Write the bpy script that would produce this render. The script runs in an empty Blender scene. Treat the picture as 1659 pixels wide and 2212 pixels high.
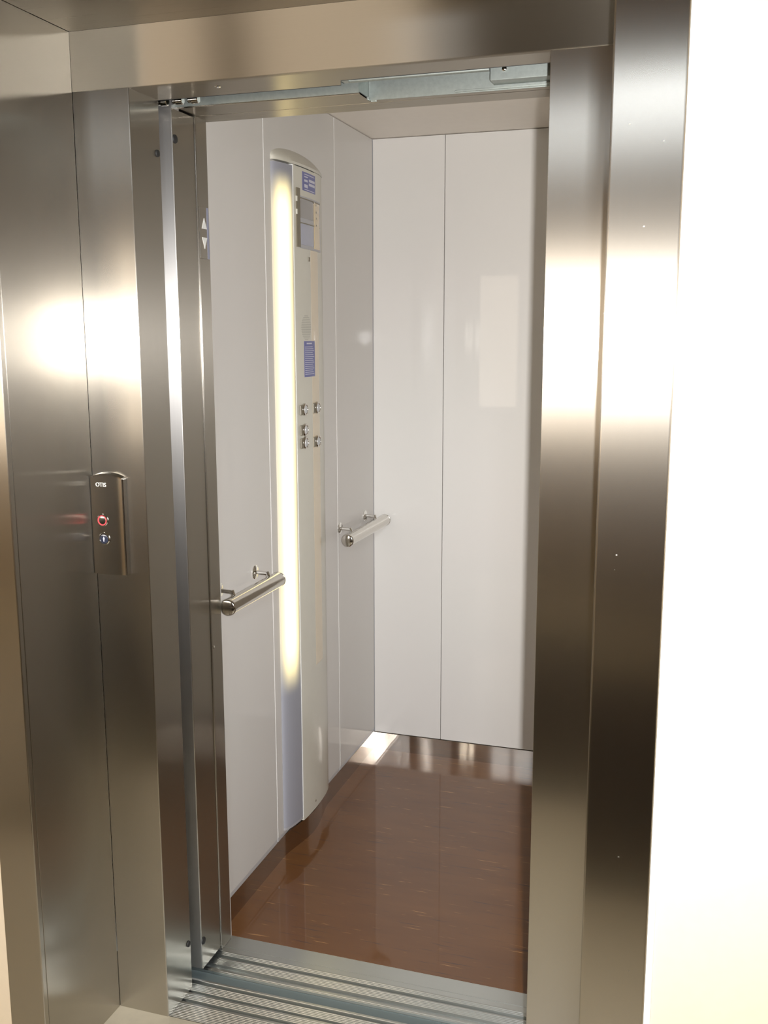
import bpy, bmesh, math
from mathutils import Vector, Matrix
C = bpy.context.scene.collection
S = bpy.context.scene

# ------------------------------------------------------------------ camera
CX, CY, CZ = 1.1156, -1.8221, 1.5461
YAW, PITCH, ROLL, FPX = math.radians(17.9366), math.radians(9.9034), math.radians(-0.1123), 2160.29
fw = Vector((-math.sin(YAW)*math.cos(PITCH), math.cos(YAW)*math.cos(PITCH), -math.sin(PITCH)))
rt = Vector((math.cos(YAW), math.sin(YAW), 0)); up = rt.cross(fw)
rt2 = rt*math.cos(ROLL) + up*math.sin(ROLL); up2 = -rt*math.sin(ROLL) + up*math.cos(ROLL)
def frame_matrix(pos):
    m = Matrix((rt2, up2, -fw)).transposed().to_4x4(); m.translation = pos; return m
cam = bpy.data.cameras.new('camera'); camo = bpy.data.objects.new('camera', cam); C.objects.link(camo)
cam.sensor_fit = 'HORIZONTAL'; cam.sensor_width = 36.0; cam.lens = FPX/1659*36.0
cam.clip_start = 0.02; cam.clip_end = 100
camo.matrix_world = frame_matrix(Vector((CX, CY, CZ)))
S.camera = camo

# ------------------------------------------------------------------ light and exposure
S.view_settings.view_transform = 'Standard'; S.view_settings.look = 'None'
S.view_settings.exposure = 0.0; S.view_settings.gamma = 1.0; S.view_settings.use_curve_mapping = False
w = bpy.data.worlds.new('sky'); S.world = w; w.use_nodes = True
bg = w.node_tree.nodes['Background']; bg.inputs[0].default_value = (0.86, 0.93, 1.0, 1); bg.inputs[1].default_value = 1.0
def sky_nodes():
    # pale overcast sky with one bright hazy spot where the sun stands behind the clouds
    N, L = w.node_tree.nodes, w.node_tree.links
    tc = N.new('ShaderNodeTexCoord'); d = N.new('ShaderNodeVectorMath'); d.operation = 'DOT_PRODUCT'
    L.new(tc.outputs['Generated'], d.inputs[0]); d.inputs[1].default_value = Vector((0.95, -3.42, 1.50)).normalized()
    m = N.new('ShaderNodeMapRange'); m.interpolation_type = 'SMOOTHSTEP'
    m.inputs[1].default_value = 0.972; m.inputs[2].default_value = 0.992; m.inputs[3].default_value = SKY; m.inputs[4].default_value = SUNHAZE
    L.new(d.outputs['Value'], m.inputs[0]); L.new(m.outputs[0], bg.inputs[1])
SKY, SUNHAZE = 8.0, 120.0
sky_nodes()
def area(name, loc, rot_m, sx, sy, power, col, portal=False, spread=180):
    l = bpy.data.lights.new(name, 'AREA'); l.shape = 'RECTANGLE'; l.size = sx; l.size_y = sy
    l.energy = power; l.color = col; l.spread = math.radians(spread)
    o = bpy.data.objects.new(name, l); C.objects.link(o)
    o.matrix_world = rot_m if rot_m is not None else Matrix.Translation(loc)
    if portal: l.cycles.is_portal = True
    return o
FLASH_W = 40.0
area('camera_flash', None, frame_matrix(Vector((CX, CY, CZ)) + rt2*0.055 + up2*0.004 + fw*0.02), 0.024, 0.016, FLASH_W, (1.0, 0.98, 0.96), False, 125)
HALL_Y0 = -4.6; WIN = [(-0.88, -0.38, 2.56, 3.04), (1.62, 2.16, 2.52, 3.04)]
for (a, b, z0, z1) in WIN:
    m = Matrix.Rotation(math.radians(90), 4, 'X'); m.translation = ((a+b)/2, HALL_Y0+0.0, (z0+z1)/2)
    area('window_daylight', None, m, b-a, z1-z0, 10, (1, 1, 1), True)

# ------------------------------------------------------------------ helpers
def srgb(r, g, b):
    f = lambda c: (c/255/12.92) if c/255 <= 0.04045 else ((c/255+0.055)/1.055)**2.4
    return (f(r), f(g), f(b), 1)
def box(bm, x0, x1, y0, y1, z0, z1):
    vs = [bm.verts.new((x, y, z)) for x in (x0, x1) for y in (y0, y1) for z in (z0, z1)]
    for f in ((0,1,3,2),(4,6,7,5),(0,4,5,1),(2,3,7,6),(0,2,6,4),(1,5,7,3)): bm.faces.new([vs[i] for i in f])
def bbox(x0, x1, y0, y1, z0, z1, bev=0.0, seg=2):
    bm = bmesh.new(); box(bm, x0, x1, y0, y1, z0, z1)
    if bev: bmesh.ops.bevel(bm, geom=bm.edges[:], offset=bev, segments=seg, affect='EDGES', profile=0.5)
    return bm
def merge(*bms):
    out = bmesh.new()
    for b in bms:
        me = bpy.data.meshes.new('t'); b.to_mesh(me); out.from_mesh(me); bpy.data.meshes.remove(me); b.free()
    return out
def prism(pts, axis, a, b, bev=0.0):
    """closed outline extruded along an axis; pts are the two other coordinates in x,y,z order"""
    bm = bmesh.new()
    def P(p, t):
        return {0: (t, p[0], p[1]), 1: (p[0], t, p[1]), 2: (p[0], p[1], t)}[axis]
    A = [bm.verts.new(P(p, a)) for p in pts]; B = [bm.verts.new(P(p, b)) for p in pts]
    n = len(pts)
    bm.faces.new(A); bm.faces.new(B[::-1])
    for i in range(n): bm.faces.new((A[i], B[i], B[(i+1) % n], A[(i+1) % n]))
    if bev: bmesh.ops.bevel(bm, geom=[e for e in bm.edges if (e.verts[0] in A) == (e.verts[1] in A)], offset=bev, segments=2, affect='EDGES')
    return bm
def revolve(prof, p0, axis, seg=28):
    """prof: list of (distance along the axis, radius)"""
    ax = Vector(axis).normalized(); u = ax.orthogonal().normalized(); v = ax.cross(u); p0 = Vector(p0)
    bm = bmesh.new(); rings = []
    for d, r in prof:
        if r < 1e-6: rings.append([bm.verts.new(p0+ax*d)])
        else: rings.append([bm.verts.new(p0+ax*d+(u*math.cos(2*math.pi*i/seg)+v*math.sin(2*math.pi*i/seg))*r) for i in range(seg)])
    for A, B in zip(rings, rings[1:]):
        for i in range(seg):
            j = (i+1) % seg
            q = [A[i % len(A)], A[j % len(A)], B[j % len(B)], B[i % len(B)]]
            q = [x for k, x in enumerate(q) if x not in q[:k]]
            if len(q) > 2: bm.faces.new(q)
    if len(rings[0]) > 1: bm.faces.new(rings[0][::-1])
    if len(rings[-1]) > 1: bm.faces.new(rings[-1])
    return bm
def cyl(p0, p1, r, seg=24, bev=0.0):
    d = (Vector(p1)-Vector(p0)).length
    pr = [(0, r-bev), (bev, r), (d-bev, r), (d, r-bev)] if bev else [(0, r), (d, r)]
    return revolve(pr, p0, Vector(p1)-Vector(p0), seg)
def wpos(o):
    v = Vector((0, 0, 0))
    while o: v += o.location; o = o.parent
    return v
def obj(name, bm, m, parent=None, smooth=False, origin=None):
    bmesh.ops.recalc_face_normals(bm, faces=bm.faces[:])
    if parent is None:
        xs = [v.co for v in bm.verts]
        if origin is None:
            origin = Vector(((min(v.x for v in xs)+max(v.x for v in xs))/2, (min(v.y for v in xs)+max(v.y for v in xs))/2, min(v.z for v in xs)))
        off = Vector(origin)
    else: off = wpos(parent)
    bmesh.ops.translate(bm, verts=bm.verts[:], vec=-off)
    me = bpy.data.meshes.new(name); bm.to_mesh(me); bm.free()
    o = bpy.data.objects.new(name, me); C.objects.link(o)
    if parent is None: o.location = off
    else: o.parent = parent
    me.materials.append(m)
    if smooth:
        for p in me.polygons: p.use_smooth = True
        try: me.set_sharp_from_angle(angle=math.radians(smooth if smooth is not True else 35))
        except Exception: pass
    return o
def thing(name, label, cat, loc, group=None):
    o = bpy.data.objects.new(name, None); C.objects.link(o); o.location = loc; o.empty_display_size = 0.05
    o['label'] = label; o['category'] = cat
    if group: o['group'] = group
    return o
def tag(o, label, cat, group=None):
    o['label'] = label; o['category'] = cat
    if group: o['group'] = group
    return o
def struct(name, bm, m, parent=None, **k):
    o = obj(name, bm, m, parent, **k)
    if parent is None: o['kind'] = 'structure'
    return o

# ------------------------------------------------------------------ materials
def mat(name):
    m = bpy.data.materials.new(name); m.use_nodes = True
    return m, m.node_tree.nodes, m.node_tree.links, m.node_tree.nodes['Principled BSDF']
def plain(name, col, rough=0.5, metal=0.0, coat=0.0, spec=0.5, bump=0.0, bscale=200, var=0.03):
    m, N, L, p = mat(name)
    p.inputs['Roughness'].default_value = rough; p.inputs['Metallic'].default_value = metal
    p.inputs['Coat Weight'].default_value = coat; p.inputs['Coat Roughness'].default_value = 0.03
    p.inputs['Specular IOR Level'].default_value = spec
    tc = N.new('ShaderNodeTexCoord'); nz = N.new('ShaderNodeTexNoise'); nz.inputs['Scale'].default_value = bscale if bump else 30
    nz.inputs['Detail'].default_value = 4
    L.new(tc.outputs['Object'], nz.inputs['Vector'])
    mx = N.new('ShaderNodeMix'); mx.data_type = 'RGBA'
    mx.inputs[6].default_value = tuple(c*(1-var) for c in col[:3])+(1,); mx.inputs[7].default_value = tuple(min(1, c*(1+var)) for c in col[:3])+(1,)
    L.new(nz.outputs['Fac'], mx.inputs[0]); L.new(mx.outputs[2], p.inputs['Base Color'])
    if bump:
        b = N.new('ShaderNodeBump'); b.inputs['Strength'].default_value = bump; b.inputs['Distance'].default_value = 0.001
        L.new(nz.outputs['Fac'], b.inputs['Height']); L.new(b.outputs['Normal'], p.inputs['Normal'])
    return m
def steel(name, grain, rough=0.255, aniso=0.70, col=(0.52, 0.49, 0.437), scratches=0.0, wide=0.16):
    """brushed stainless steel: grain = axis of the brush lines"""
    m, N, L, p = mat(name)
    # the direction across the brush lines, lying in the surface
    geo = N.new('ShaderNodeNewGeometry'); tv = N.new('ShaderNodeVectorMath'); tv.operation = 'CROSS_PRODUCT'
    L.new(geo.outputs['Normal'], tv.inputs[0]); tv.inputs[1].default_value = grain
    L.new(tv.outputs[0], p.inputs['Tangent'])
    tc = N.new('ShaderNodeTexCoord'); mp = N.new('ShaderNodeMapping'); mp.vector_type = 'POINT'
    mp.inputs['Scale'].default_value = tuple(3.0 if g else 900.0 for g in grain)
    L.new(tc.outputs['Object'], mp.inputs[0])
    nz = N.new('ShaderNodeTexNoise'); nz.inputs['Scale'].default_value = 1.0; nz.inputs['Detail'].default_value = 3
    L.new(mp.outputs[0], nz.inputs['Vector'])
    mx = N.new('ShaderNodeMix'); mx.data_type = 'RGBA'
    mx.inputs[6].default_value = tuple(c*0.97 for c in col)+(1,); mx.inputs[7].default_value = tuple(c*1.03 for c in col)+(1,)
    L.new(nz.outputs['Fac'], mx.inputs[0])
    mr = N.new('ShaderNodeMapRange'); mr.inputs[3].default_value = rough-0.015; mr.inputs[4].default_value = rough+0.015
    L.new(nz.outputs['Fac'], mr.inputs[0]); 
    last, lastr = mx.outputs[2], mr.outputs[0]
    if scratches:
        # small nicks: sparse voronoi specks, brighter and rougher
        vo = N.new('ShaderNodeTexVoronoi'); vo.inputs['Scale'].default_value = 38
        mp2 = N.new('ShaderNodeMapping'); mp2.inputs['Scale'].default_value = (1.0, 1.0, 1.3); L.new(tc.outputs['Object'], mp2.inputs[0]); L.new(mp2.outputs[0], vo.inputs['Vector'])
        lt = N.new('ShaderNodeMath'); lt.operation = 'LESS_THAN'; lt.inputs[1].default_value = 0.055; L.new(vo.outputs['Distance'], lt.inputs[0])
        sp = N.new('ShaderNodeSeparateColor'); L.new(vo.outputs['Color'], sp.inputs[0])
        gt = N.new('ShaderNodeMath'); gt.operation = 'GREATER_THAN'; gt.inputs[1].default_value = 0.55; L.new(sp.outputs[0], gt.inputs[0])
        mu = N.new('ShaderNodeMath'); mu.operation = 'MULTIPLY'; L.new(lt.outputs[0], mu.inputs[0]); L.new(gt.outputs[0], mu.inputs[1])
        nm = N.new('ShaderNodeTexNoise'); nm.inputs['Scale'].default_value = 5.0; L.new(tc.outputs['Object'], nm.inputs['Vector'])
        g2 = N.new('ShaderNodeMath'); g2.operation = 'GREATER_THAN'; g2.inputs[1].default_value = 0.5; L.new(nm.outputs['Fac'], g2.inputs[0])
        m3 = N.new('ShaderNodeMath'); m3.operation = 'MULTIPLY'; L.new(mu.outputs[0], m3.inputs[0]); L.new(g2.outputs[0], m3.inputs[1])
        x2 = N.new('ShaderNodeMix'); x2.data_type = 'RGBA'; L.new(m3.outputs[0], x2.inputs[0]); L.new(last, x2.inputs[6]); x2.inputs[7].default_value = (0.95, 0.92, 0.85, 1)
        x3 = N.new('ShaderNodeMix'); L.new(m3.outputs[0], x3.inputs[0]); L.new(lastr, x3.inputs[2]); x3.inputs[3].default_value = 0.75
        last, lastr = x2.outputs[2], x3.outputs[0]
    # two anisotropic lobes: a tight one along the grain and a softer one, both wide across it
    out = N['Material Output']; N.remove(p)
    g1 = N.new('ShaderNodeBsdfAnisotropic'); g2 = N.new('ShaderNodeBsdfAnisotropic'); g2.distribution = 'GGX'; g1.distribution = 'GGX'
    sc_ = N.new('ShaderNodeMath'); sc_.operation = 'MULTIPLY'; sc_.inputs[1].default_value = 1.0; L.new(lastr, sc_.inputs[0])
    sd_ = N.new('ShaderNodeMath'); sd_.operation = 'MULTIPLY'; sd_.inputs[1].default_value = 1.45; L.new(lastr, sd_.inputs[0])
    for g, rr, an in ((g1, sc_, -aniso), (g2, sd_, -aniso*0.75)):
        L.new(last, g.inputs['Color']); L.new(rr.outputs[0], g.inputs['Roughness']); g.inputs['Anisotropy'].default_value = an
        L.new(tv.outputs[0], g.inputs['Tangent'])
    ms = N.new('ShaderNodeMixShader'); ms.inputs[0].default_value = wide; L.new(g1.outputs[0], ms.inputs[1]); L.new(g2.outputs[0], ms.inputs[2])
    L.new(ms.outputs[0], out.inputs['Surface'])
    return m
XA, YA, ZA = (1, 0, 0), (0, 1, 0), (0, 0, 1)
M_face_v = steel('steel_vertical_grain_facing_front', ZA)            # vertical brush lines on surfaces facing the hall
M_face_vs = steel('steel_vertical_grain_scratched', ZA, scratches=1.0)
M_side_v = steel('steel_vertical_grain_facing_side', ZA)             # vertical brush lines on side surfaces
M_face_h = steel('steel_horizontal_grain_facing_front', XA, rough=0.33, aniso=0.80, wide=0.04)
M_soffit = steel('steel_soffit', XA, rough=0.28)
M_panelsteel = steel('door_panel_steel', ZA, rough=0.36, aniso=0.6, col=(0.74, 0.72, 0.70))
M_polish = plain('polished_steel', (0.66, 0.63, 0.58, 1), 0.13, 1.0)
M_chrome = plain('chrome', (0.82, 0.81, 0.78, 1), 0.07, 1.0)
M_galv = plain('galvanised_sheet', (0.36, 0.395, 0.375, 1), 0.42, 0.8, bump=0.15, bscale=120, var=0.18)
M_gap = plain('grey_gap_metal', (0.20, 0.25, 0.26, 1), 0.5, 0.6)
M_dark = plain('dark_shaft_paint', (0.03, 0.032, 0.03, 1), 0.7)
M_rubber = plain('black_rubber', (0.02, 0.02, 0.02, 1), 0.6)
M_skirt = plain('dark_polished_skirting', (0.50, 0.44, 0.38, 1), 0.05, 1.0)
M_trim = plain('light_grey_trim', (0.62, 0.63, 0.64, 1), 0.35, 0.3)
M_alu = steel('extruded_aluminium', XA, rough=0.34, aniso=0.5, col=(0.64, 0.67, 0.66))
M_plaster = plain('cream_plaster', srgb(226, 210, 184), 0.85, bump=0.25, bscale=60)
M_whitebead = plain('white_sealant', srgb(240, 240, 235), 0.7)
M_ceiling = plain('ceiling_paint', srgb(150, 142, 128), 0.9)
M_stone = plain('beige_stone', srgb(180, 172, 152), 0.35, bump=0.1, bscale=40, var=0.12)
M_added_mat = plain('dark_added_mat', srgb(52, 42, 34), 0.95, bump=0.5, bscale=300)
M_wood = plain('dark_wood', srgb(84, 60, 40), 0.45, var=0.15)
M_cabin_ceiling = plain('cabin_ceiling_paint', srgb(232, 224, 214), 0.5)
M_white = plain('white_print', srgb(232, 232, 228), 0.5)
M_blue = plain('blue_print', srgb(92, 96, 158), 0.4, coat=0.3)
M_text = plain('white_lettering', srgb(205, 205, 220), 0.5)
M_display = plain('grey_display_window', srgb(128, 124, 122), 0.15, coat=1.0)
M_displayblue = plain('blue_grey_display_window', srgb(150, 154, 175), 0.15, coat=1.0)
M_bronze = plain('olive_grey_plastic', srgb(122, 114, 96), 0.35)
M_panel = plain('cream_painted_cover', srgb(208, 205, 193), 0.35, coat=0.2)
M_grey = plain('silver_grey_paint', srgb(176, 176, 180), 0.3, 0.2)

def laminate():
    m, N, L, p = mat('white_laminate')
    tc = N.new('ShaderNodeTexCoord'); nz = N.new('ShaderNodeTexNoise'); nz.inputs['Scale'].default_value = 1.6; nz.inputs['Detail'].default_value = 2
    L.new(tc.outputs['Object'], nz.inputs['Vector'])
    mx = N.new('ShaderNodeMix'); mx.data_type = 'RGBA'; mx.inputs[6].default_value = srgb(211, 206, 203); mx.inputs[7].default_value = srgb(208, 207, 202)
    L.new(nz.outputs['Fac'], mx.inputs[0]); L.new(mx.outputs[2], p.inputs['Base Color'])
    p.inputs['Roughness'].default_value = 0.55; p.inputs['Coat Weight'].default_value = 0.36; p.inputs['Coat Roughness'].default_value = 0.03
    return m
M_lam = laminate()

def vinyl():
    m, N, L, p = mat('brown_marbled_vinyl')
    tc = N.new('ShaderNodeTexCoord')
    def streak(sx, sy, thr, hi, seed):
        mp = N.new('ShaderNodeMapping'); mp.inputs['Scale'].default_value = (sx, sy, 1); mp.inputs['Location'].default_value = (seed, seed*1.7, 0)
        L.new(tc.outputs['Object'], mp.inputs[0])
        nz = N.new('ShaderNodeTexNoise'); nz.inputs['Scale'].default_value = 1.0; nz.inputs['Detail'].default_value = 3; nz.inputs['Roughness'].default_value = 0.6
        L.new(mp.outputs[0], nz.inputs['Vector'])
        mr = N.new('ShaderNodeMapRange'); mr.inputs[1].default_value = thr; mr.inputs[2].default_value = hi
        L.new(nz.outputs['Fac'], mr.inputs[0]); return mr.outputs[0]
    base = N.new('ShaderNodeMix'); base.data_type = 'RGBA'
    base.inputs[6].default_value = srgb(98, 62, 33); base.inputs[7].default_value = srgb(112, 73, 39)
    L.new(streak(2, 9, 0.3, 0.7, 0), base.inputs[0])
    d = N.new('ShaderNodeMix'); d.data_type = 'RGBA'; L.new(streak(6, 95, 0.60, 0.72, 3.3), d.inputs[0]); L.new(base.outputs[2], d.inputs[6]); d.inputs[7].default_value = srgb(70, 50, 44)
    y = N.new('ShaderNodeMix'); y.data_type = 'RGBA'; L.new(streak(8, 150, 0.655, 0.73, 8.1), y.inputs[0]); L.new(d.outputs[2], y.inputs[6]); y.inputs[7].default_value = srgb(184, 138, 84)
    L.new(y.outputs[2], p.inputs['Base Color'])
    p.inputs['Roughness'].default_value = 0.30; p.inputs['Specular IOR Level'].default_value = 0.3
    p.inputs['Coat Weight'].default_value = 0.65; p.inputs['Coat Roughness'].default_value = 0.03
    return m
M_vinyl = vinyl()

def lamp_mat():
    """lit diffuser: fades out towards the two ends of the tube behind it and a little towards the edges"""
    m, N, L, p = mat('lit_diffuser')
    geo = N.new('ShaderNodeNewGeometry'); sp = N.new('ShaderNodeSeparateXYZ'); L.new(geo.outputs['Position'], sp.inputs[0])
    def mr(src, a, b, smooth=True):
        n = N.new('ShaderNodeMapRange'); n.interpolation_type = 'SMOOTHSTEP'; n.inputs[1].default_value = a; n.inputs[2].default_value = b
        L.new(src, n.inputs[0]); return n.outputs[0]
    lo = mr(sp.outputs[2], 0.50, 0.68); hi = mr(sp.outputs[2], 2.0, 1.88)
    y0 = mr(sp.outputs[1], 0.730, 0.772); y1 = mr(sp.outputs[1], 0.840, 0.790)
    def mul(a, b):
        n = N.new('ShaderNodeMath'); n.operation = 'MULTIPLY'; L.new(a, n.inputs[0]); L.new(b, n.inputs[1]); return n.outputs[0]
    zz = mul(lo, hi); yy = mul(y0, y1)
    k = mul(zz, yy)
    pw = N.new('ShaderNodeMath'); pw.operation = 'MULTIPLY'; L.new(k, pw.inputs[0]); pw.inputs[1].default_value = 2.5
    L.new(pw.outputs[0], p.inputs['Emission Strength'])
    p.inputs['Emission Color'].default_value = (1.0, 0.83, 0.38, 1)
    p.inputs['Base Color'].default_value = srgb(152, 153, 162); p.inputs['Roughness'].default_value = 0.35
    return m
M_lamp = lamp_mat()
def emit(name, col, s):
    m, N, L, p = mat(name); p.inputs['Base Color'].default_value = (0.3, 0.02, 0.02, 1)
    p.inputs['Emission Color'].default_value = col; p.inputs['Emission Strength'].default_value = s; return m
M_red = emit('red_glowing_ring', (1.0, 0.08, 0.10, 1), 1.3)
M_added_glow = emit('added_warm_glow', (1.0, 0.85, 0.66, 1), 5.6)  # glow of the two added panels on the hall wall

# ================================================================== SETTING
H = 2.03          # underside of the door header
ZN = 2.1437       # underside of the portal lining
XL, XR = -0.1284, 0.9588      # inner side faces of the portal lining
XLO, XRO = -0.2137, 1.0642    # outer edges of its front faces
YF = -0.2674      # front plane of the portal
WY = -0.255       # wall plane
CL, CR, CB, CH = -0.0325, 1.07, 1.602, 2.2197   # cabin inner faces
CF = 0.335        # front of the cabin floor

struct('floor', bbox(-3.4, 3.6, HALL_Y0-0.1, 0.002, -0.12, 0.0), M_stone)
fw_b = (bbox(XRO+0.0004, 3.6, WY, -0.005, 0.0, 4.0), bbox(-3.4, XLO-0.0004, WY, -0.005, 0.0, 4.0), bbox(XLO-0.0004, XRO+0.0004, WY, -0.005, 2.3205, 4.0))
for b_ in fw_b: struct('wall_front', b_, M_plaster)
struct('wall_right', bbox(3.6, 3.7, HALL_Y0-0.1, -0.005, 0, 4.0), M_plaster)
struct('wall_left', bbox(-3.5, -3.4, HALL_Y0-0.1, -0.005, 0, 4.0), M_plaster)
struct('ceiling', bbox(-3.4, 3.6, HALL_Y0-0.1, -0.005, 4.0, 4.1), M_ceiling)
bk = []
yb0, yb1 = HALL_Y0-0.1, HALL_Y0
bk.append(bbox(-3.4, 3.6, yb0, yb1, 0, 2.52)); bk.append(bbox(-3.4, 3.6, yb0, yb1, 3.04, 4.0))
for a, b in ((-3.4, WIN[0][0]), (WIN[0][1], WIN[1][0]), (WIN[1][1], 3.6)): bk.append(bbox(a, b, yb0, yb1, 2.52, 3.04))
struct('wall_back', merge(*bk), M_plaster)
for i, (a, b, z0, z1) in enumerate(WIN):
    ys = HALL_Y0-0.09, HALL_Y0-0.04; t = 0.04
    fr = [bbox(a, b, *ys, z0, z0+t), bbox(a, b, *ys, z1-t, z1), bbox(a, a+t, *ys, z0+t, z1-t), bbox(b-t, b, *ys, z0+t, z1-t), bbox((a+b)/2-0.02, (a+b)/2+0.02, *ys, z0+t, z1-t)]
    struct('window_%d' % (i+1), merge(*fr), M_wood)
# dark shaft around the cabin
sh = [bbox(-0.62, -0.60, 0.0, 1.95, -0.3, 2.6), bbox(1.60, 1.62, 0.0, 1.95, -0.3, 2.6), bbox(-0.60, 1.60, 1.93, 1.95, -0.3, 2.6),
      bbox(-0.60, 1.60, 0.0, 1.93, 2.58, 2.6), bbox(-0.60, 1.60, 0.004, 1.93, -0.32, -0.3)]
sh += [bbox(-0.60, XLO, -0.004, 0.0, -0.3, 2.6), bbox(XRO, 1.60, -0.004, 0.0, -0.3, 2.6)]
struct('wall_shaft', merge(*sh), M_dark)
# hall parts seen only as reflections; door, mat and glowing panels are added
ct = HALL_Y0+0.001, HALL_Y0+0.02
struct('trim_1', merge(bbox(-0.36, 3.6, *ct, 0.0, 2.51), bbox(-0.36, 3.6, *ct, 3.05, 4.0), bbox(-0.36, 1.61, *ct, 2.51, 3.05), bbox(2.17, 3.6, *ct, 2.51, 3.05)), M_wood)
struct('trim_2', bbox(-2.06, -1.86, HALL_Y0+0.001, HALL_Y0+0.08, 0.0, 4.0), M_wood)
d1 = struct('door_added', bbox(0.30, 1.20, HALL_Y0+0.021, HALL_Y0+0.05, 0.0, 2.02, 0.004), M_wood)  # unseen door, added as a dark surface for the steel to reflect
struct('door_added_leaf', merge(bbox(0.36, 0.72, HALL_Y0+0.05, HALL_Y0+0.065, 0.15, 1.95, 0.003), bbox(0.78, 1.14, HALL_Y0+0.05, HALL_Y0+0.065, 0.15, 1.95, 0.003)), M_wood, d1)
struct('floor_added_mat', bbox(-0.8, 2.6, -3.2, -1.35, 0.0, 0.012, 0.004), M_added_mat)  # unseen dark mat, added to darken the low reflections in the steel
for k, (a, b) in enumerate(((-1.84, -0.62), (-3.32, -2.08))):  # unseen warm glowing panels, added so the header reflects something bright
    y0_ = HALL_Y0+0.001; z0, z1, t = 0.85, 2.15, 0.03
    wn = struct('window_%d' % (k+3), merge(bbox(a, b, y0_, y0_+0.03, z0, z0+t), bbox(a, b, y0_, y0_+0.03, z1-t, z1), bbox(a, a+t, y0_, y0_+0.03, z0+t, z1-t), bbox(b-t, b, y0_, y0_+0.03, z0+t, z1-t)), M_wood)
    struct('added_glow_pane', bbox(a+t, b-t, y0_+0.004, y0_+0.012, z0+t, z1-t), M_added_glow, wn)

# ------------------------------------------------------------------ cabin shell
struct('floor_cabin', bbox(CL-0.02, CR+0.02, CF, CB+0.02, -0.03, 0.0), M_vinyl)
struct('ceiling_cabin', bbox(CL-0.04, CR+0.04, CF, CB+0.04, CH, CH+0.03), M_cabin_ceiling)
# left wall: substrate + three panels with thin joints
wl = struct('wall_cabin_left', bbox(CL-0.03, CL-0.012, CF, CB+0.03, 0.0, CH), M_grey)
for a, b in ((CF, 0.6985), (0.7015, 1.2270), (1.2300, CB-0.001)):
    struct('wall_panel', bbox(CL-0.012, CL, a, b, 0.083, CH-0.002, 0.0015), M_lam, wl)
    struct('panel_edge_trim', bbox(CL-0.012, CL-0.001, a+0.001, b-0.001, 0.070, 0.083, 0.001), M_trim, wl)
wb = struct('wall_cabin_back', bbox(CL-0.012, CR+0.012, CB+0.012, CB+0.03, 0.0, CH), M_grey)
for a, b in ((CL+0.001, 0.2255), (0.2275, 0.60), (0.602, CR-0.001)):
    struct('wall_panel', bbox(a, b, CB, CB+0.012, 0.068, CH-0.002, 0.0012), M_lam, wb)
wr = struct('wall_cabin_right', bbox(CR, CR+0.03, CF, CB+0.012, 0.0, CH), M_lam)
# front returns and transom of the cabin (inside faces)
wf = struct('wall_cabin_front', merge(bbox(CL-0.03, -0.0055, 0.3215, 0.3345, 0.0, CH), bbox(0.86, CR+0.03, 0.3215, 0.3345, 0.0, CH), bbox(-0.0005, 0.86, 0.3215, 0.3345, 2.034, CH)), M_lam)

# skirting, bulging around the control panel
def skirt_x(y):
    if 0.745 < y < 1.115:
        t = (y-0.745)/0.37
        return CL-0.0025+0.026*math.sin(math.pi*t)**1.6
    return CL-0.0025
ys = [CF+0.001]+[0.70+0.01*i for i in range(0, 46)]+[CB-0.006]
pts = [(skirt_x(y), y) for y in ys]
bm = prism(pts+[(CL-0.0115, CB-0.006), (CL-0.0115, CF+0.001)], 2, 0.0, 0.068)
struct('baseboard_left', bm, M_skirt, smooth=30)
struct('baseboard_back', bbox(CL-0.002, CR-0.001, CB-0.004, CB+0.0115, 0.0, 0.0665), M_skirt)

# ------------------------------------------------------------------ outer portal lining
pt = thing('portal_surround', 'brushed stainless steel portal lining around the lift entrance, between wall and door frame', 'door surround', ((XL+XR)/2, YF, 0))
SW = 0.0018
obj('left_front_strip', bbox(XLO, XL, YF, YF+0.014, 0, 2.32, 0.0022, 3), M_face_v, pt)
obj('right_front_strip', bbox(XR, XRO, YF, YF+0.014, 0, 2.32, 0.0032, 3), M_face_vs, pt)
obj('left_side_panel', bbox(XL-0.012, XL, YF+0.0142, -0.001, 0, ZN, 0.0006), M_side_v, pt)
obj('right_side_panel', bbox(XR, XR+0.012, YF+0.0142, -0.001, 0, ZN, 0.0006), M_side_v, pt)
obj('top_panel', bbox(XL+0.001, XR-0.001, YF+0.0142, -0.001, ZN, ZN+0.012, 0.0006), M_soffit, pt)
obj('top_front_strip', bbox(XL, XR, YF, YF+0.014, ZN+0.0005, 2.32, 0.001), M_face_h, pt)
tag(obj('sealant_bead', prism([(XRO+0.0003, WY-0.0002), (XRO+0.0115, WY-0.0002), (XRO+0.010, WY-0.004), (XRO+0.0003, WY-0.009)], 2, 0.0, 2.34), M_whitebead), 'white sealant bead between right steel strip and plaster wall', 'sealant bead')

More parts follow.
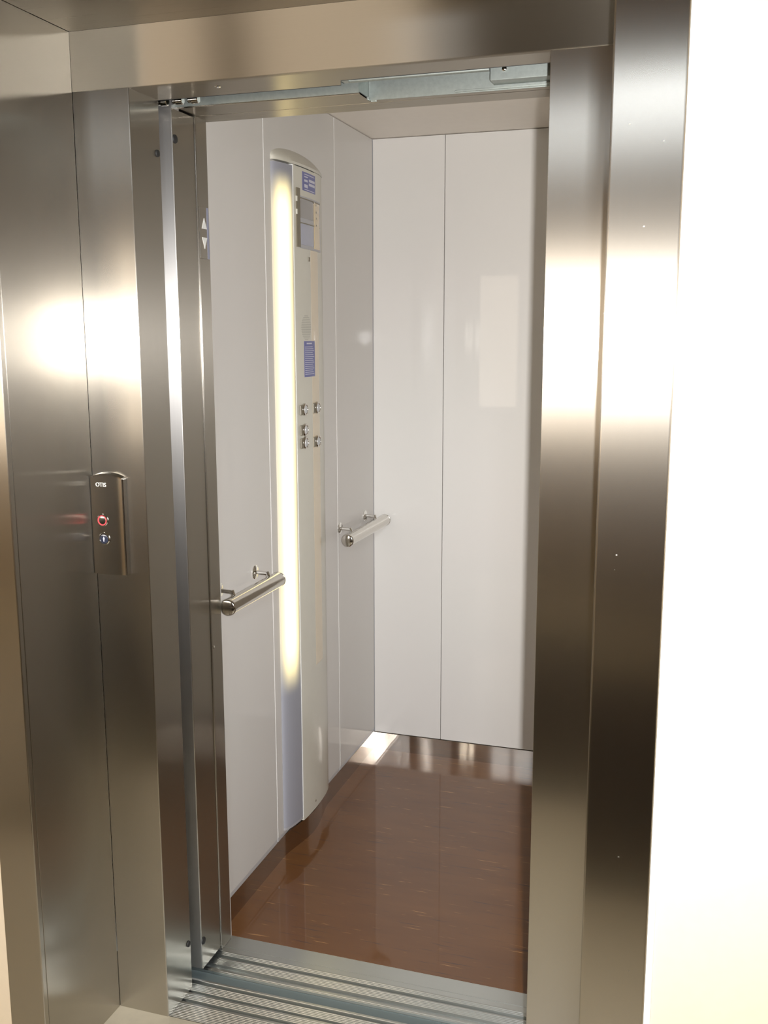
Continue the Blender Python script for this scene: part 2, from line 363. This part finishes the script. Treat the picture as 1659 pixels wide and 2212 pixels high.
# ------------------------------------------------------------------ inner door frame
df = thing('door_frame', 'brushed stainless steel lift door frame with header and two jambs', 'door frame', (0.41, 0, 0))
W = 0.8272
obj('left_jamb', prism([(XL+0.0002, 0.0), (-0.0022, 0.0), (-0.0014, 0.0002), (-0.0006, 0.0007), (-0.0001, 0.0015), (0.0, 0.0024), (0.0, 0.0121), (XL+0.0002, 0.0121)], 2, 0, H), M_face_v, df)
df_l = obj('left_reveal', bbox(-0.0095, 0.0, 0.0121, 0.112, 0, H), M_side_v, df)
obj('right_jamb', bbox(W, XR-0.001, 0.0, 0.012, 0, H, 0.0008), M_face_v, df)
obj('right_reveal', bbox(W+0.0002, W+0.012, 0.0122, 0.10, 0, H), M_side_v, df)
obj('header', prism([(-0.001, H+0.0022), (-0.0008, H+0.0012), (-0.0002, H+0.0004), (0.0008, H), (0.0112, H), (0.0112, ZN-0.0002), (-0.001, ZN-0.0002)], 0, XL+0.0004, XR-0.0005), M_face_h, df)
# underside of header: stepped plate with the slot for the door track
sof = prism([(XL+0.004, 0.0112), (W, 0.0112), (W, 0.078), (0.415, 0.078), (0.403, 0.112), (-0.02, 0.112), (XL+0.004, 0.112)], 2, H, H+0.0025)
obj('header_underside', sof, M_soffit, df)
obj('slot_edge', merge(bbox(0.415, W, 0.0785, 0.0800, H-0.0005, H+0.030), bbox(-0.02, 0.403, 0.1125, 0.1140, H-0.0005, H+0.03)), M_rubber, df)
scr = obj('screw', revolve([(0, 0.0065), (0.0012, 0.006), (0.0022, 0.003), (0.0024, 0)], (0.17, 0.048, H), (0, 0, -1), 16), M_chrome, df, smooth=True)
def bumper(y, z, x, parent, r=0.008):
    return obj('rubber_bumper', revolve([(0, r), (0.0025, r*0.9), (0.0035, r*0.55), (0.0036, 0)], (x, y, z), (1, 0, 0), 18), M_rubber, parent, smooth=True)
bumper(0.100, 1.923, 0.0006, df, 0.0075); bumper(0.101, 0.122, 0.0006, df, 0.0075)

# ------------------------------------------------------------------ doors slid open to the left
ld = thing('landing_door', 'landing sliding door of brushed steel, slid open behind left jamb', 'door', (-0.2, 0.19, 0))
obj('door_panel', bbox(-0.50, -0.0006, 0.166, 0.2, 0.012, H+0.02, 0.0015), M_panelsteel, ld)
obj('leading_edge', bbox(-0.03, 0.0, 0.167, 0.262, 0.0125, H-0.004, 0.0006), M_side_v, ld)
bumper(0.176, 1.965, 0.0, ld, 0.0095); bumper(0.174, 0.085, 0.0, ld, 0.0095)
cd = thing('cabin_door', 'narrow edge of the cabin sliding door beside the indicator strip', 'door', (-0.2, 0.27, 0))
obj('door_panel', bbox(-0.50, -0.001, 0.2635, 0.2700, 0.010, H-0.003, 0.001), M_face_v, cd)
obj('edge_fold', bbox(-0.012, 0.0022, 0.2632, 0.2668, 0.010, H-0.003, 0.0014), M_face_v, cd)
cj = thing('cabin_jamb', 'left stainless steel jamb post of the cabin doorway', 'door jamb', (-0.005, 0.3, 0))
obj('post', bbox(-0.014, 0.0, 0.271, 0.321, 0.0, 2.03, 0.0006), M_side_v, cj)
obj('screw', revolve([(0, 0.004), (0.0012, 0.0036), (0.002, 0.002), (0.0021, 0)], (0, 0.277, 0.805), (1, 0, 0), 14), M_chrome, cj, smooth=True)
# direction indicator on the left cabin jamb
di = thing('direction_indicator', 'slim direction indicator with white up and down arrows on the left cabin jamb', 'indicator', (0.0, 0.29, 1.72))
obj('cover_plate', bbox(0.0, 0.0025, 0.2715, 0.305, 1.724, 1.838, 0.0008), M_side_v, di)
obj('arrow_up', prism([(0.280, 1.790), (0.3035, 1.790), (0.2915, 1.814)], 0, 0.0024, 0.0034), M_white, di)
obj('arrow_down', prism([(0.280, 1.771), (0.3035, 1.771), (0.2915, 1.746)], 0, 0.0024, 0.0034), M_white, di)
obj('side_strip', bbox(0.0, 0.0023, 0.3055, 0.3150, 1.724, 1.838, 0.0004), M_displayblue, di)

# ------------------------------------------------------------------ sills
def sill(name, y0, y1, label, grooves, ridges, loc_y, flat_from=None):
    pts = [(y0, -0.035), (y0, 0.0)]; y = y0
    def add(yy, z): pts.append((yy, z))
    y = y0+0.001
    gs = sorted(grooves)
    while y < y1-0.002:
        g = next((g for g in gs if g[0] <= y < g[1]), None)
        if g:
            add(g[0], -0.0006); add(g[0], -0.009); add(g[1], -0.009); add(g[1], -0.0006); y = g[1]+0.0008; continue
        nxt = min([g[0] for g in gs if g[0] > y]+[y1])
        if flat_from and y >= flat_from:
            add(y, -0.0006); add(y1-0.02*0, -0.0006) if False else None
            add(flat_from+0.020, -0.0006); add(flat_from+0.0203, -0.0018); add(flat_from+0.0213, -0.0018); add(flat_from+0.0216, -0.0006); break
        add(y, -0.0012); add(y+0.0007, 0.0); add(y+0.0026, 0.0); add(y+0.0033, -0.0012)
        y += ridges
        if y+0.0033 > nxt: y = nxt
    add(y1, -0.0006); add(y1, -0.03)
    q = [pts[0]]
    for p in pts[1:]:
        if abs(p[0]-q[-1][0])+abs(p[1]-q[-1][1]) > 1e-6: q.append(p)
    o = obj(name, prism(q, 0, -0.10, 0.93), M_alu)
    return tag(o, label, 'door sill')
sill('landing_sill', 0.004, 0.146, 'ribbed aluminium landing sill nearest the hall floor', [(0.060, 0.070), (0.094, 0.102), (0.128, 0.138)], 0.0052, 0)
sill('cabin_sill', 0.182, 0.3345, 'ribbed aluminium cabin sill bordering the brown cabin floor', [(0.196, 0.212), (0.240, 0.251)], 0.0052, 0, flat_from=0.264)
tag(obj('sill_gap_plate', bbox(-0.10, 0.93, 0.147, 0.181, -0.030, -0.006), M_gap), 'grey metal strip in the gap between the two ribbed sills', 'gap strip')

# ------------------------------------------------------------------ door track in the header
tr = thing('door_track', 'galvanised door track exposed in the slot under the header', 'door track', (0.4, 0.2, H))
obj('track_plate', merge(bbox(0.416, W+0.02, 0.2420, 0.2445, H-0.002, 2.14), bbox(-0.02, 0.4155, 0.1800, 0.1825, H, 2.13), bbox(0.4132, 0.4155, 0.1825, 0.2445, H+0.003, 2.13)), M_galv, tr)
obj('track_top', bbox(-0.02, W-0.002, 0.114, 0.245, 2.13, 2.135), M_dark, tr)
obj('guide_rod', cyl((0.425, 0.097, H+0.0025), (0.70, 0.097, H+0.0025), 0.0042, 14), M_galv, tr, smooth=True)
obj('rod_clip', merge(bbox(0.413, 0.428, 0.083, 0.105, H+0.000, H+0.016, 0.001), bbox(0.404, 0.413, 0.086, 0.094, H+0.002, H+0.009, 0.001)), M_galv, tr)
obj('lower_lip', bbox(0.60, W-0.03, 0.236, 0.2418, H-0.0005, H+0.003, 0.0005), M_galv, tr)
obj('step_tab', merge(bbox(0.4145, 0.4195, 0.232, 0.243, H-0.003, H+0.0035, 0.001), bbox(0.4195, 0.432, 0.2445, 0.2465, H-0.005, H+0.0035, 0.0008)), M_galv, tr)
for x in (-0.006, 0.030, 0.066):
    obj('roller', merge(cyl((x, 0.134, H+0.0015), (x+0.016, 0.134, H+0.0015), 0.0085, 16, 0.0015), cyl((x-0.006, 0.134, H+0.0015), (x-0.001, 0.134, H+0.0015), 0.0065, 12)), M_chrome, tr, smooth=True)
br = thing('track_bracket', 'folded galvanised bracket with a screw at the right end of the track slot', 'bracket', (0.74, 0.2, 2.036))
obj('bracket_plate', merge(bbox(0.680, W-0.0, 0.196, 0.1985, 2.0365, 2.11, 0.0008), bbox(0.680, W-0.0, 0.199, 0.236, 2.0365, 2.039, 0.0006)), M_galv, br)
obj('screw', revolve([(0, 0.005), (0.0018, 0.0045), (0.003, 0.002), (0.0031, 0)], (0.708, 0.196, 2.056), (0, -1, 0), 14), M_chrome, br, smooth=True)
# transom of the cabin
tb = thing('cabin_transom', 'brushed steel transom strip above the cabin doorway', 'transom', (0.4, 0.29, H))
obj('front_underside', bbox(-0.012, 0.4135, 0.1926, 0.272, H, H+0.0025), M_soffit, tb)
obj('rear_underside', bbox(-0.012, W+0.02, 0.2735, 0.3345, H-0.0005, H+0.0020), M_soffit, tb)
obj('right_underside', bbox(0.4145, W+0.02, 0.2525, 0.2725, H, H+0.0025), M_soffit, tb)

# ------------------------------------------------------------------ call panel on the left jamb
cp = thing('call_panel', 'curved stainless steel call panel with two round buttons on the left jamb', 'call panel', (-0.095, 0, 1.045))
x0, x1, zb, zt = -0.1265, -0.0505, 1.046, 1.253
def cp_y(x):           # curved front: bows away from the jamb
    t = (x-(x0+x1)/2)/((x1-x0)/2)
    return -0.0115-0.0035*(1-t*t)
bm = bmesh.new(); nx, nz = 16, 14; grid = []
for i in range(nx+1):
    x = x0+(x1-x0)*i/nx; t = (x-(x0+x1)/2)/((x1-x0)/2); ztop = zt+0.008*(1-t*t)
    grid.append([bm.verts.new((x, cp_y(x), zb+(ztop-zb)*j/nz)) for j in range(nz+1)]+[bm.verts.new((x, -0.0002, ztop-0.0))]+[bm.verts.new((x, -0.0002, zb))])
for i in range(nx):
    A, B = grid[i], grid[i+1]
    for j in range(len(A)): k = (j+1) % len(A); bm.faces.new((A[j], A[k], B[k], B[j]))
for G in (grid[0], grid[-1]): bm.faces.new(G)
obj('cover', bm, M_polish, cp, smooth=30)
obj('side_profile', bbox(x1+0.0005, x1+0.0045, -0.0135, -0.0002, zb, zt+0.001, 0.001), M_chrome, cp)
bm = bmesh.new(); prev = None
n = 16
for i in range(n+1):
    x = x0+(x1-x0)*i/n; t = (x-(x0+x1)/2)/((x1-x0)/2); z = zt+0.008*(1-t*t)+0.0005; y = cp_y(x)-0.0012
    q = [bm.verts.new((x, y, z)), bm.verts.new((x, y, z+0.0025)), bm.verts.new((x, -0.0002, z+0.0045)), bm.verts.new((x, -0.0002, z))]
    if prev:
        for a in range(4): bm.faces.new((prev[a], q[a], q[(a+1) % 4], prev[(a+1) % 4]))
    else: bm.faces.new(q)
    prev = q
bm.faces.new(prev); obj('top_cap', bm, M_chrome, cp, smooth=30)
def button(z, x, ring, face, parent, name):
    y = cp_y(x)
    o = obj(name, revolve([(0, 0.0135), (0.003, 0.0135), (0.0042, 0.0122), (0.0042, 0.0108), (0.0030, 0.0103), (0.0030, 0.0100)], (x, y+0.0012, z), (0, -1, 0), 28), ring, parent, smooth=True)
    obj('button_face', revolve([(0.0005, 0.0099), (0.0034, 0.0099), (0.0040, 0.0085), (0.0042, 0)], (x, y+0.0012, z), (0, -1, 0), 24), face, o, smooth=True)
    return o, y
M_key = plain('dark_blue_button_face', srgb(50, 54, 70), 0.2, coat=1.0)
b1, yb = button(1.164, -0.098, M_chrome, M_polish, cp, 'lit_button')
obj('red_light_ring', revolve([(0.0026, 0.0108), (0.0038, 0.0108), (0.0038, 0.0088), (0.0030, 0.0088)], (-0.098, yb+0.0005, 1.164), (0, -1, 0), 24), M_red, b1, smooth=True)
b2, yb2 = button(1.124, -0.096, M_chrome, M_key, cp, 'key_button')
obj('button_symbol', merge(prism([(-0.0985, 1.1235), (-0.0935, 1.1235), (-0.096, 1.1295)], 1, yb2-0.0036, yb2-0.0026), bbox(-0.0970, -0.0950, yb2-0.0036, yb2-0.0026, 1.1185, 1.1235)), M_text, b2)

def text_mesh(name, body, size, m, parent, world, flip=None, extrude=0.0003, align='CENTER'):
    cu = bpy.data.curves.new(name, 'FONT'); cu.body = body; cu.size = size; cu.extrude = extrude; cu.align_x = align; cu.align_y = 'CENTER'
    t = bpy.data.objects.new(name, cu); C.objects.link(t)
    dg = bpy.context.evaluated_depsgraph_get(); me = bpy.data.meshes.new_from_object(t.evaluated_get(dg))
    bpy.data.objects.remove(t); bpy.data.curves.remove(cu)
    off = wpos(parent); mw = world.copy(); mw.translation = world.translation-off
    me.transform(mw); me.materials.clear(); me.materials.append(m); me.name = name
    o = bpy.data.objects.new(name, me); C.objects.link(o); o.parent = parent; return o
mt = Matrix(((1, 0, 0), (0, 0, -1), (0, 1, 0))).to_4x4(); mt.translation = (-0.099, 0.0, 1.240)
lt_ = text_mesh('maker_lettering', 'OTIS', 0.0125, M_white, cp, mt, extrude=0.0007)
for v in lt_.data.vertices: v.co.y += cp_y(v.co.x+cp.location.x)-0.0002

# ------------------------------------------------------------------ control panel inside the cabin
YC, HW = 0.92, 0.178
def fx(y, k=0.030):
    t = (y-YC)/HW
    return CL+0.0005+k*math.sqrt(max(0.0, 1-t*t))
op = thing('control_panel', 'full height cream cabin control panel column with lit diffuser and buttons', 'control panel', (CL, YC, 0.09))
ZB, ZT = 0.092, 2.016
def strip_profile(y0, y1, n, off=0.0, base=None):
    import math as mm
    a0 = math.acos(max(-1, min(1, (y0-YC)/HW))); a1 = math.acos(max(-1, min(1, (y1-YC)/HW)))
    ps = []
    for i in range(n+1):
        a = a0+(a1-a0)*i/n; y = YC+HW*math.cos(a); ps.append((fx(y)+off, y))
    return ps
def column(name, y0, y1, m, z0, z1, off=0.0, n=16):
    ps = strip_profile(y0, y1, n, off)
    return obj(name, prism(ps+[(CL+0.0002, y1), (CL+0.0002, y0)], 2, z0, z1), m, op, smooth=30)
column('light_diffuser', YC-HW+0.0006, 0.831, M_lamp, ZB+0.004, ZT-0.004, -0.0005)
column('edge_profile', 0.8315, 0.8355, M_white, ZB, ZT, 0.0006, 3)
column('face_plate', 0.836, YC+HW-0.0006, M_panel, ZB-0.012, ZT, 0.0)
# domed top cap
bm = bmesh.new(); n = 24; rows = []
ps = strip_profile(YC-HW+0.0003, YC+HW-0.0003, n, 0.0015)
for x, y in ps:
    t = (y-YC)/HW; hgt = 0.004+0.034*math.sqrt(max(0, 1-t*t))
    rows.append([bm.verts.new((x, y, ZT+0.0008)), bm.verts.new((x+0.0006, y, ZT+0.0075)), bm.verts.new((CL+0.0002+(x-CL)*0.55, y, ZT+0.0075+hgt*0.55)), bm.verts.new((CL+0.0002, y, ZT+0.008+hgt)), bm.verts.new((CL+0.0002, y, ZT+0.0008))])
for A, B in zip(rows, rows[1:]):
    for j in range(5): k = (j+1) % 5; bm.faces.new((A[j], A[k], B[k], B[j]))
bm.faces.new(rows[0]); bm.faces.new(rows[-1])
obj('top_cap', bm, M_panel, op, smooth=40)
column('cap_joint', 0.845, 0.985, M_dark, ZT-0.0012, ZT+0.0006, 0.0007)
column('light_diffuser_base', YC-HW+0.0006, 0.831, M_grey, 0.088, ZB+0.0035, -0.001)
def patch(name, y0, y1, z0, z1, m, th, parent=None, n=6, off=0.0):
    """thin plate lying on the curved face"""
    ps = strip_profile(y0, y1, n, th+off); qs = strip_profile(y0, y1, n, off+0.00005)
    return obj(name, prism(ps+qs[::-1], 2, z0, z1), m, parent or op, smooth=30)
lb = patch('upper_blue_label', 0.892, 0.994, 1.955, 2.006, M_blue, 0.0005)
for k, (a, b, c, d) in enumerate([(0.905, 0.932, 1.992, 1.995), (0.905, 0.930, 1.980, 1.986), (0.905, 0.930, 1.964, 1.973), (0.940, 0.988, 1.983, 1.990), (0.940, 0.988, 1.972, 1.979), (0.905, 0.985, 1.958, 1.960), (0.905, 0.985, 1.999, 2.001)]):
    patch('print', a, b, c, d, M_text, 0.0004, lb, 4, 0.0005)
# display window: olive side block, frame, grey screens
dp = patch('display_window', 0.868, 1.040, 1.795, 1.938, M_grey, 0.0016, n=8)
sb = patch('side_block', 0.848, 0.870, 1.797, 1.957, M_bronze, 0.0030, dp, 4)
patch('notch', 0.8475, 0.8525, 1.920, 1.934, M_panel, 0.0036, dp, 2); patch('notch', 0.8475, 0.8525, 1.885, 1.899, M_panel, 0.0036, dp, 2)
patch('upper_screen', 0.872, 0.968, 1.878, 1.929, M_display, 0.0008, dp, 6, 0.0016)
patch('lower_screen', 0.872, 0.968, 1.805, 1.862, M_displayblue, 0.0008, dp, 6, 0.0016)
patch('screen_border', 0.8705, 1.035, 1.9305, 1.9335, M_bronze, 0.0010, dp, 6, 0.0016)
patch('screen_border', 0.8705, 1.035, 1.8635, 1.8660, M_bronze, 0.0010, dp, 6, 0.0016)
patch('side_column', 0.975, 1.028, 1.800, 1.930, plain('amber_plastic', srgb(206, 182, 138), 0.15, coat=1.0), 0.0012, dp, 5, 0.0016)
for z in (1.925, 1.905, 1.888, 1.868):
    obj('indicator_stud', revolve([(0, 0.0032), (0.0016, 0.0028), (0.0024, 0)], (fx(0.995)+0.0024, 0.995, z), (1, 0, 0), 12), M_chrome, dp, smooth=True)
obj('indicator_stud', revolve([(0, 0.0038), (0.0016, 0.003), (0.0026, 0)], (fx(0.972)+0.0024, 0.972, 1.930), (1, 0, 0), 12), M_chrome, dp, smooth=True)
patch('painted_reflection_band', 0.946, 1.010, 0.545, 1.794, plain('painted_warm_reflection', srgb(216, 200, 172), 0.25, coat=0.5), 0.0003)  # warm reflected light on the curved face, painted as a thin strip
# small sensor, loudspeaker, lower label
obj('alarm_sensor', merge(bbox(fx(0.93), fx(0.93)+0.002, 0.926, 0.938, 1.762, 1.774, 0.0006)), M_bronze, op)
M_hole = plain('speaker_slots', srgb(178, 176, 166), 0.5)
spk = []
for i in range(-7, 8):
    z = 1.574+i*0.0048; hwid = math.sqrt(max(0, 0.036**2-(i*0.0048)**2))
    if hwid > 0.006:
        ps = strip_profile(0.905-hwid, 0.905+hwid, 6, 0.0004); qs = strip_profile(0.905-hwid, 0.905+hwid, 6, 0.0)
        spk.append(prism(ps+qs[::-1], 2, z-0.0011, z+0.0011))
obj('speaker_grille', merge(*spk), M_hole, op)
l2 = patch('lower_blue_label', 0.887, 0.970, 1.433, 1.536, M_blue, 0.0005)
for k in range(15): patch('print', 0.892, 0.962-(k % 3)*0.006, 1.440+k*0.0056, 1.4418+k*0.0056, M_text, 0.0004, l2, 3, 0.0005)
patch('print', 0.905, 0.945, 1.527, 1.531, M_text, 0.0004, l2, 3, 0.0005)
def cop_button(y, z, s=1.12, ring=M_polish):
    x = fx(y)
    o = obj('floor_button', revolve([(0, 0.0165*s), (0.006, 0.0165*s), (0.0085, 0.0145*s), (0.0085, 0.0125*s), (0.0068, 0.0118*s), (0.0068, 0.0)], (x-0.001, y, z), (1, 0, 0), 26), ring, op, smooth=True)
    obj('button_cap', revolve([(0.0065, 0.0105*s), (0.0082, 0.0098*s), (0.0090, 0.007*s), (0.0092, 0)], (x-0.001, y, z), (1, 0, 0), 22), M_trim, o, smooth=True)
    # squared surround plate beside each button
    obj('button_plate', bbox(x-0.0005, x+0.0040, y-0.032, y-0.010, z-0.015, z+0.015, 0.002), M_bronze, o)
for y, z in ((0.880, 1.340), (0.980, 1.339), (0.880, 1.281), (0.880, 1.243), (0.980, 1.238)): cop_button(y, z)
obj('screw', revolve([(0, 0.004), (0.001, 0.0035), (0.0016, 0)], (fx(0.925), 0.925, 0.104), (1, 0, 0), 12), M_bronze, op, smooth=True)

# ------------------------------------------------------------------ handrails
def handrail(y0, y1, mounts, label):
    t = thing('handrail', label, 'handrail', (0.016, (y0+y1)/2, 0.892), 'polished handrails on the left cabin wall')
    R = 0.0205
    obj('rail_tube', cyl((0.016, y0+0.006, 0.892), (0.016, y1-0.006, 0.892), R, 36), M_polish, t, smooth=True)
    for y, d in ((y0, 1), (y1, -1)):
        obj('end_cap', revolve([(-0.0, 0.0), (0.0, R*0.86), (0.0015, R*0.97), (0.0035, R+0.0006), (0.0060, R+0.0006)], (0.016, y, 0.892), (0, d, 0), 36), M_polish, t, smooth=True)
    for y in mounts:
        o = obj('wall_mount', merge(revolve([(0, 0.019), (0.0025, 0.019), (0.0045, 0.016), (0.005, 0.0)], (CL, y, 0.920), (1, 0, 0), 24),
            cyl((CL+0.004, y, 0.920), (0.006, y, 0.919), 0.0055, 14), cyl((0.004, y, 0.923), (0.011, y, 0.904), 0.0055, 14)), M_chrome, t, smooth=True)
        obj('mount_screw', merge(revolve([(0, 0.003), (0.002, 0.0022), (0.0024, 0)], (CL+0.0046, y-0.011, 0.920), (1, 0, 0), 10), revolve([(0, 0.003), (0.002, 0.0022), (0.0024, 0)], (CL+0.0046, y+0.011, 0.920), (1, 0, 0), 10)), M_chrome, o, smooth=True)
    return t
handrail(0.3235, 0.637, (0.375, 0.585), 'polished steel handrail left of the lit diffuser, nearer the doorway')
handrail(1.184, 1.588, (1.245, 1.500), 'polished steel handrail right of the control panel, reaching into the back corner')
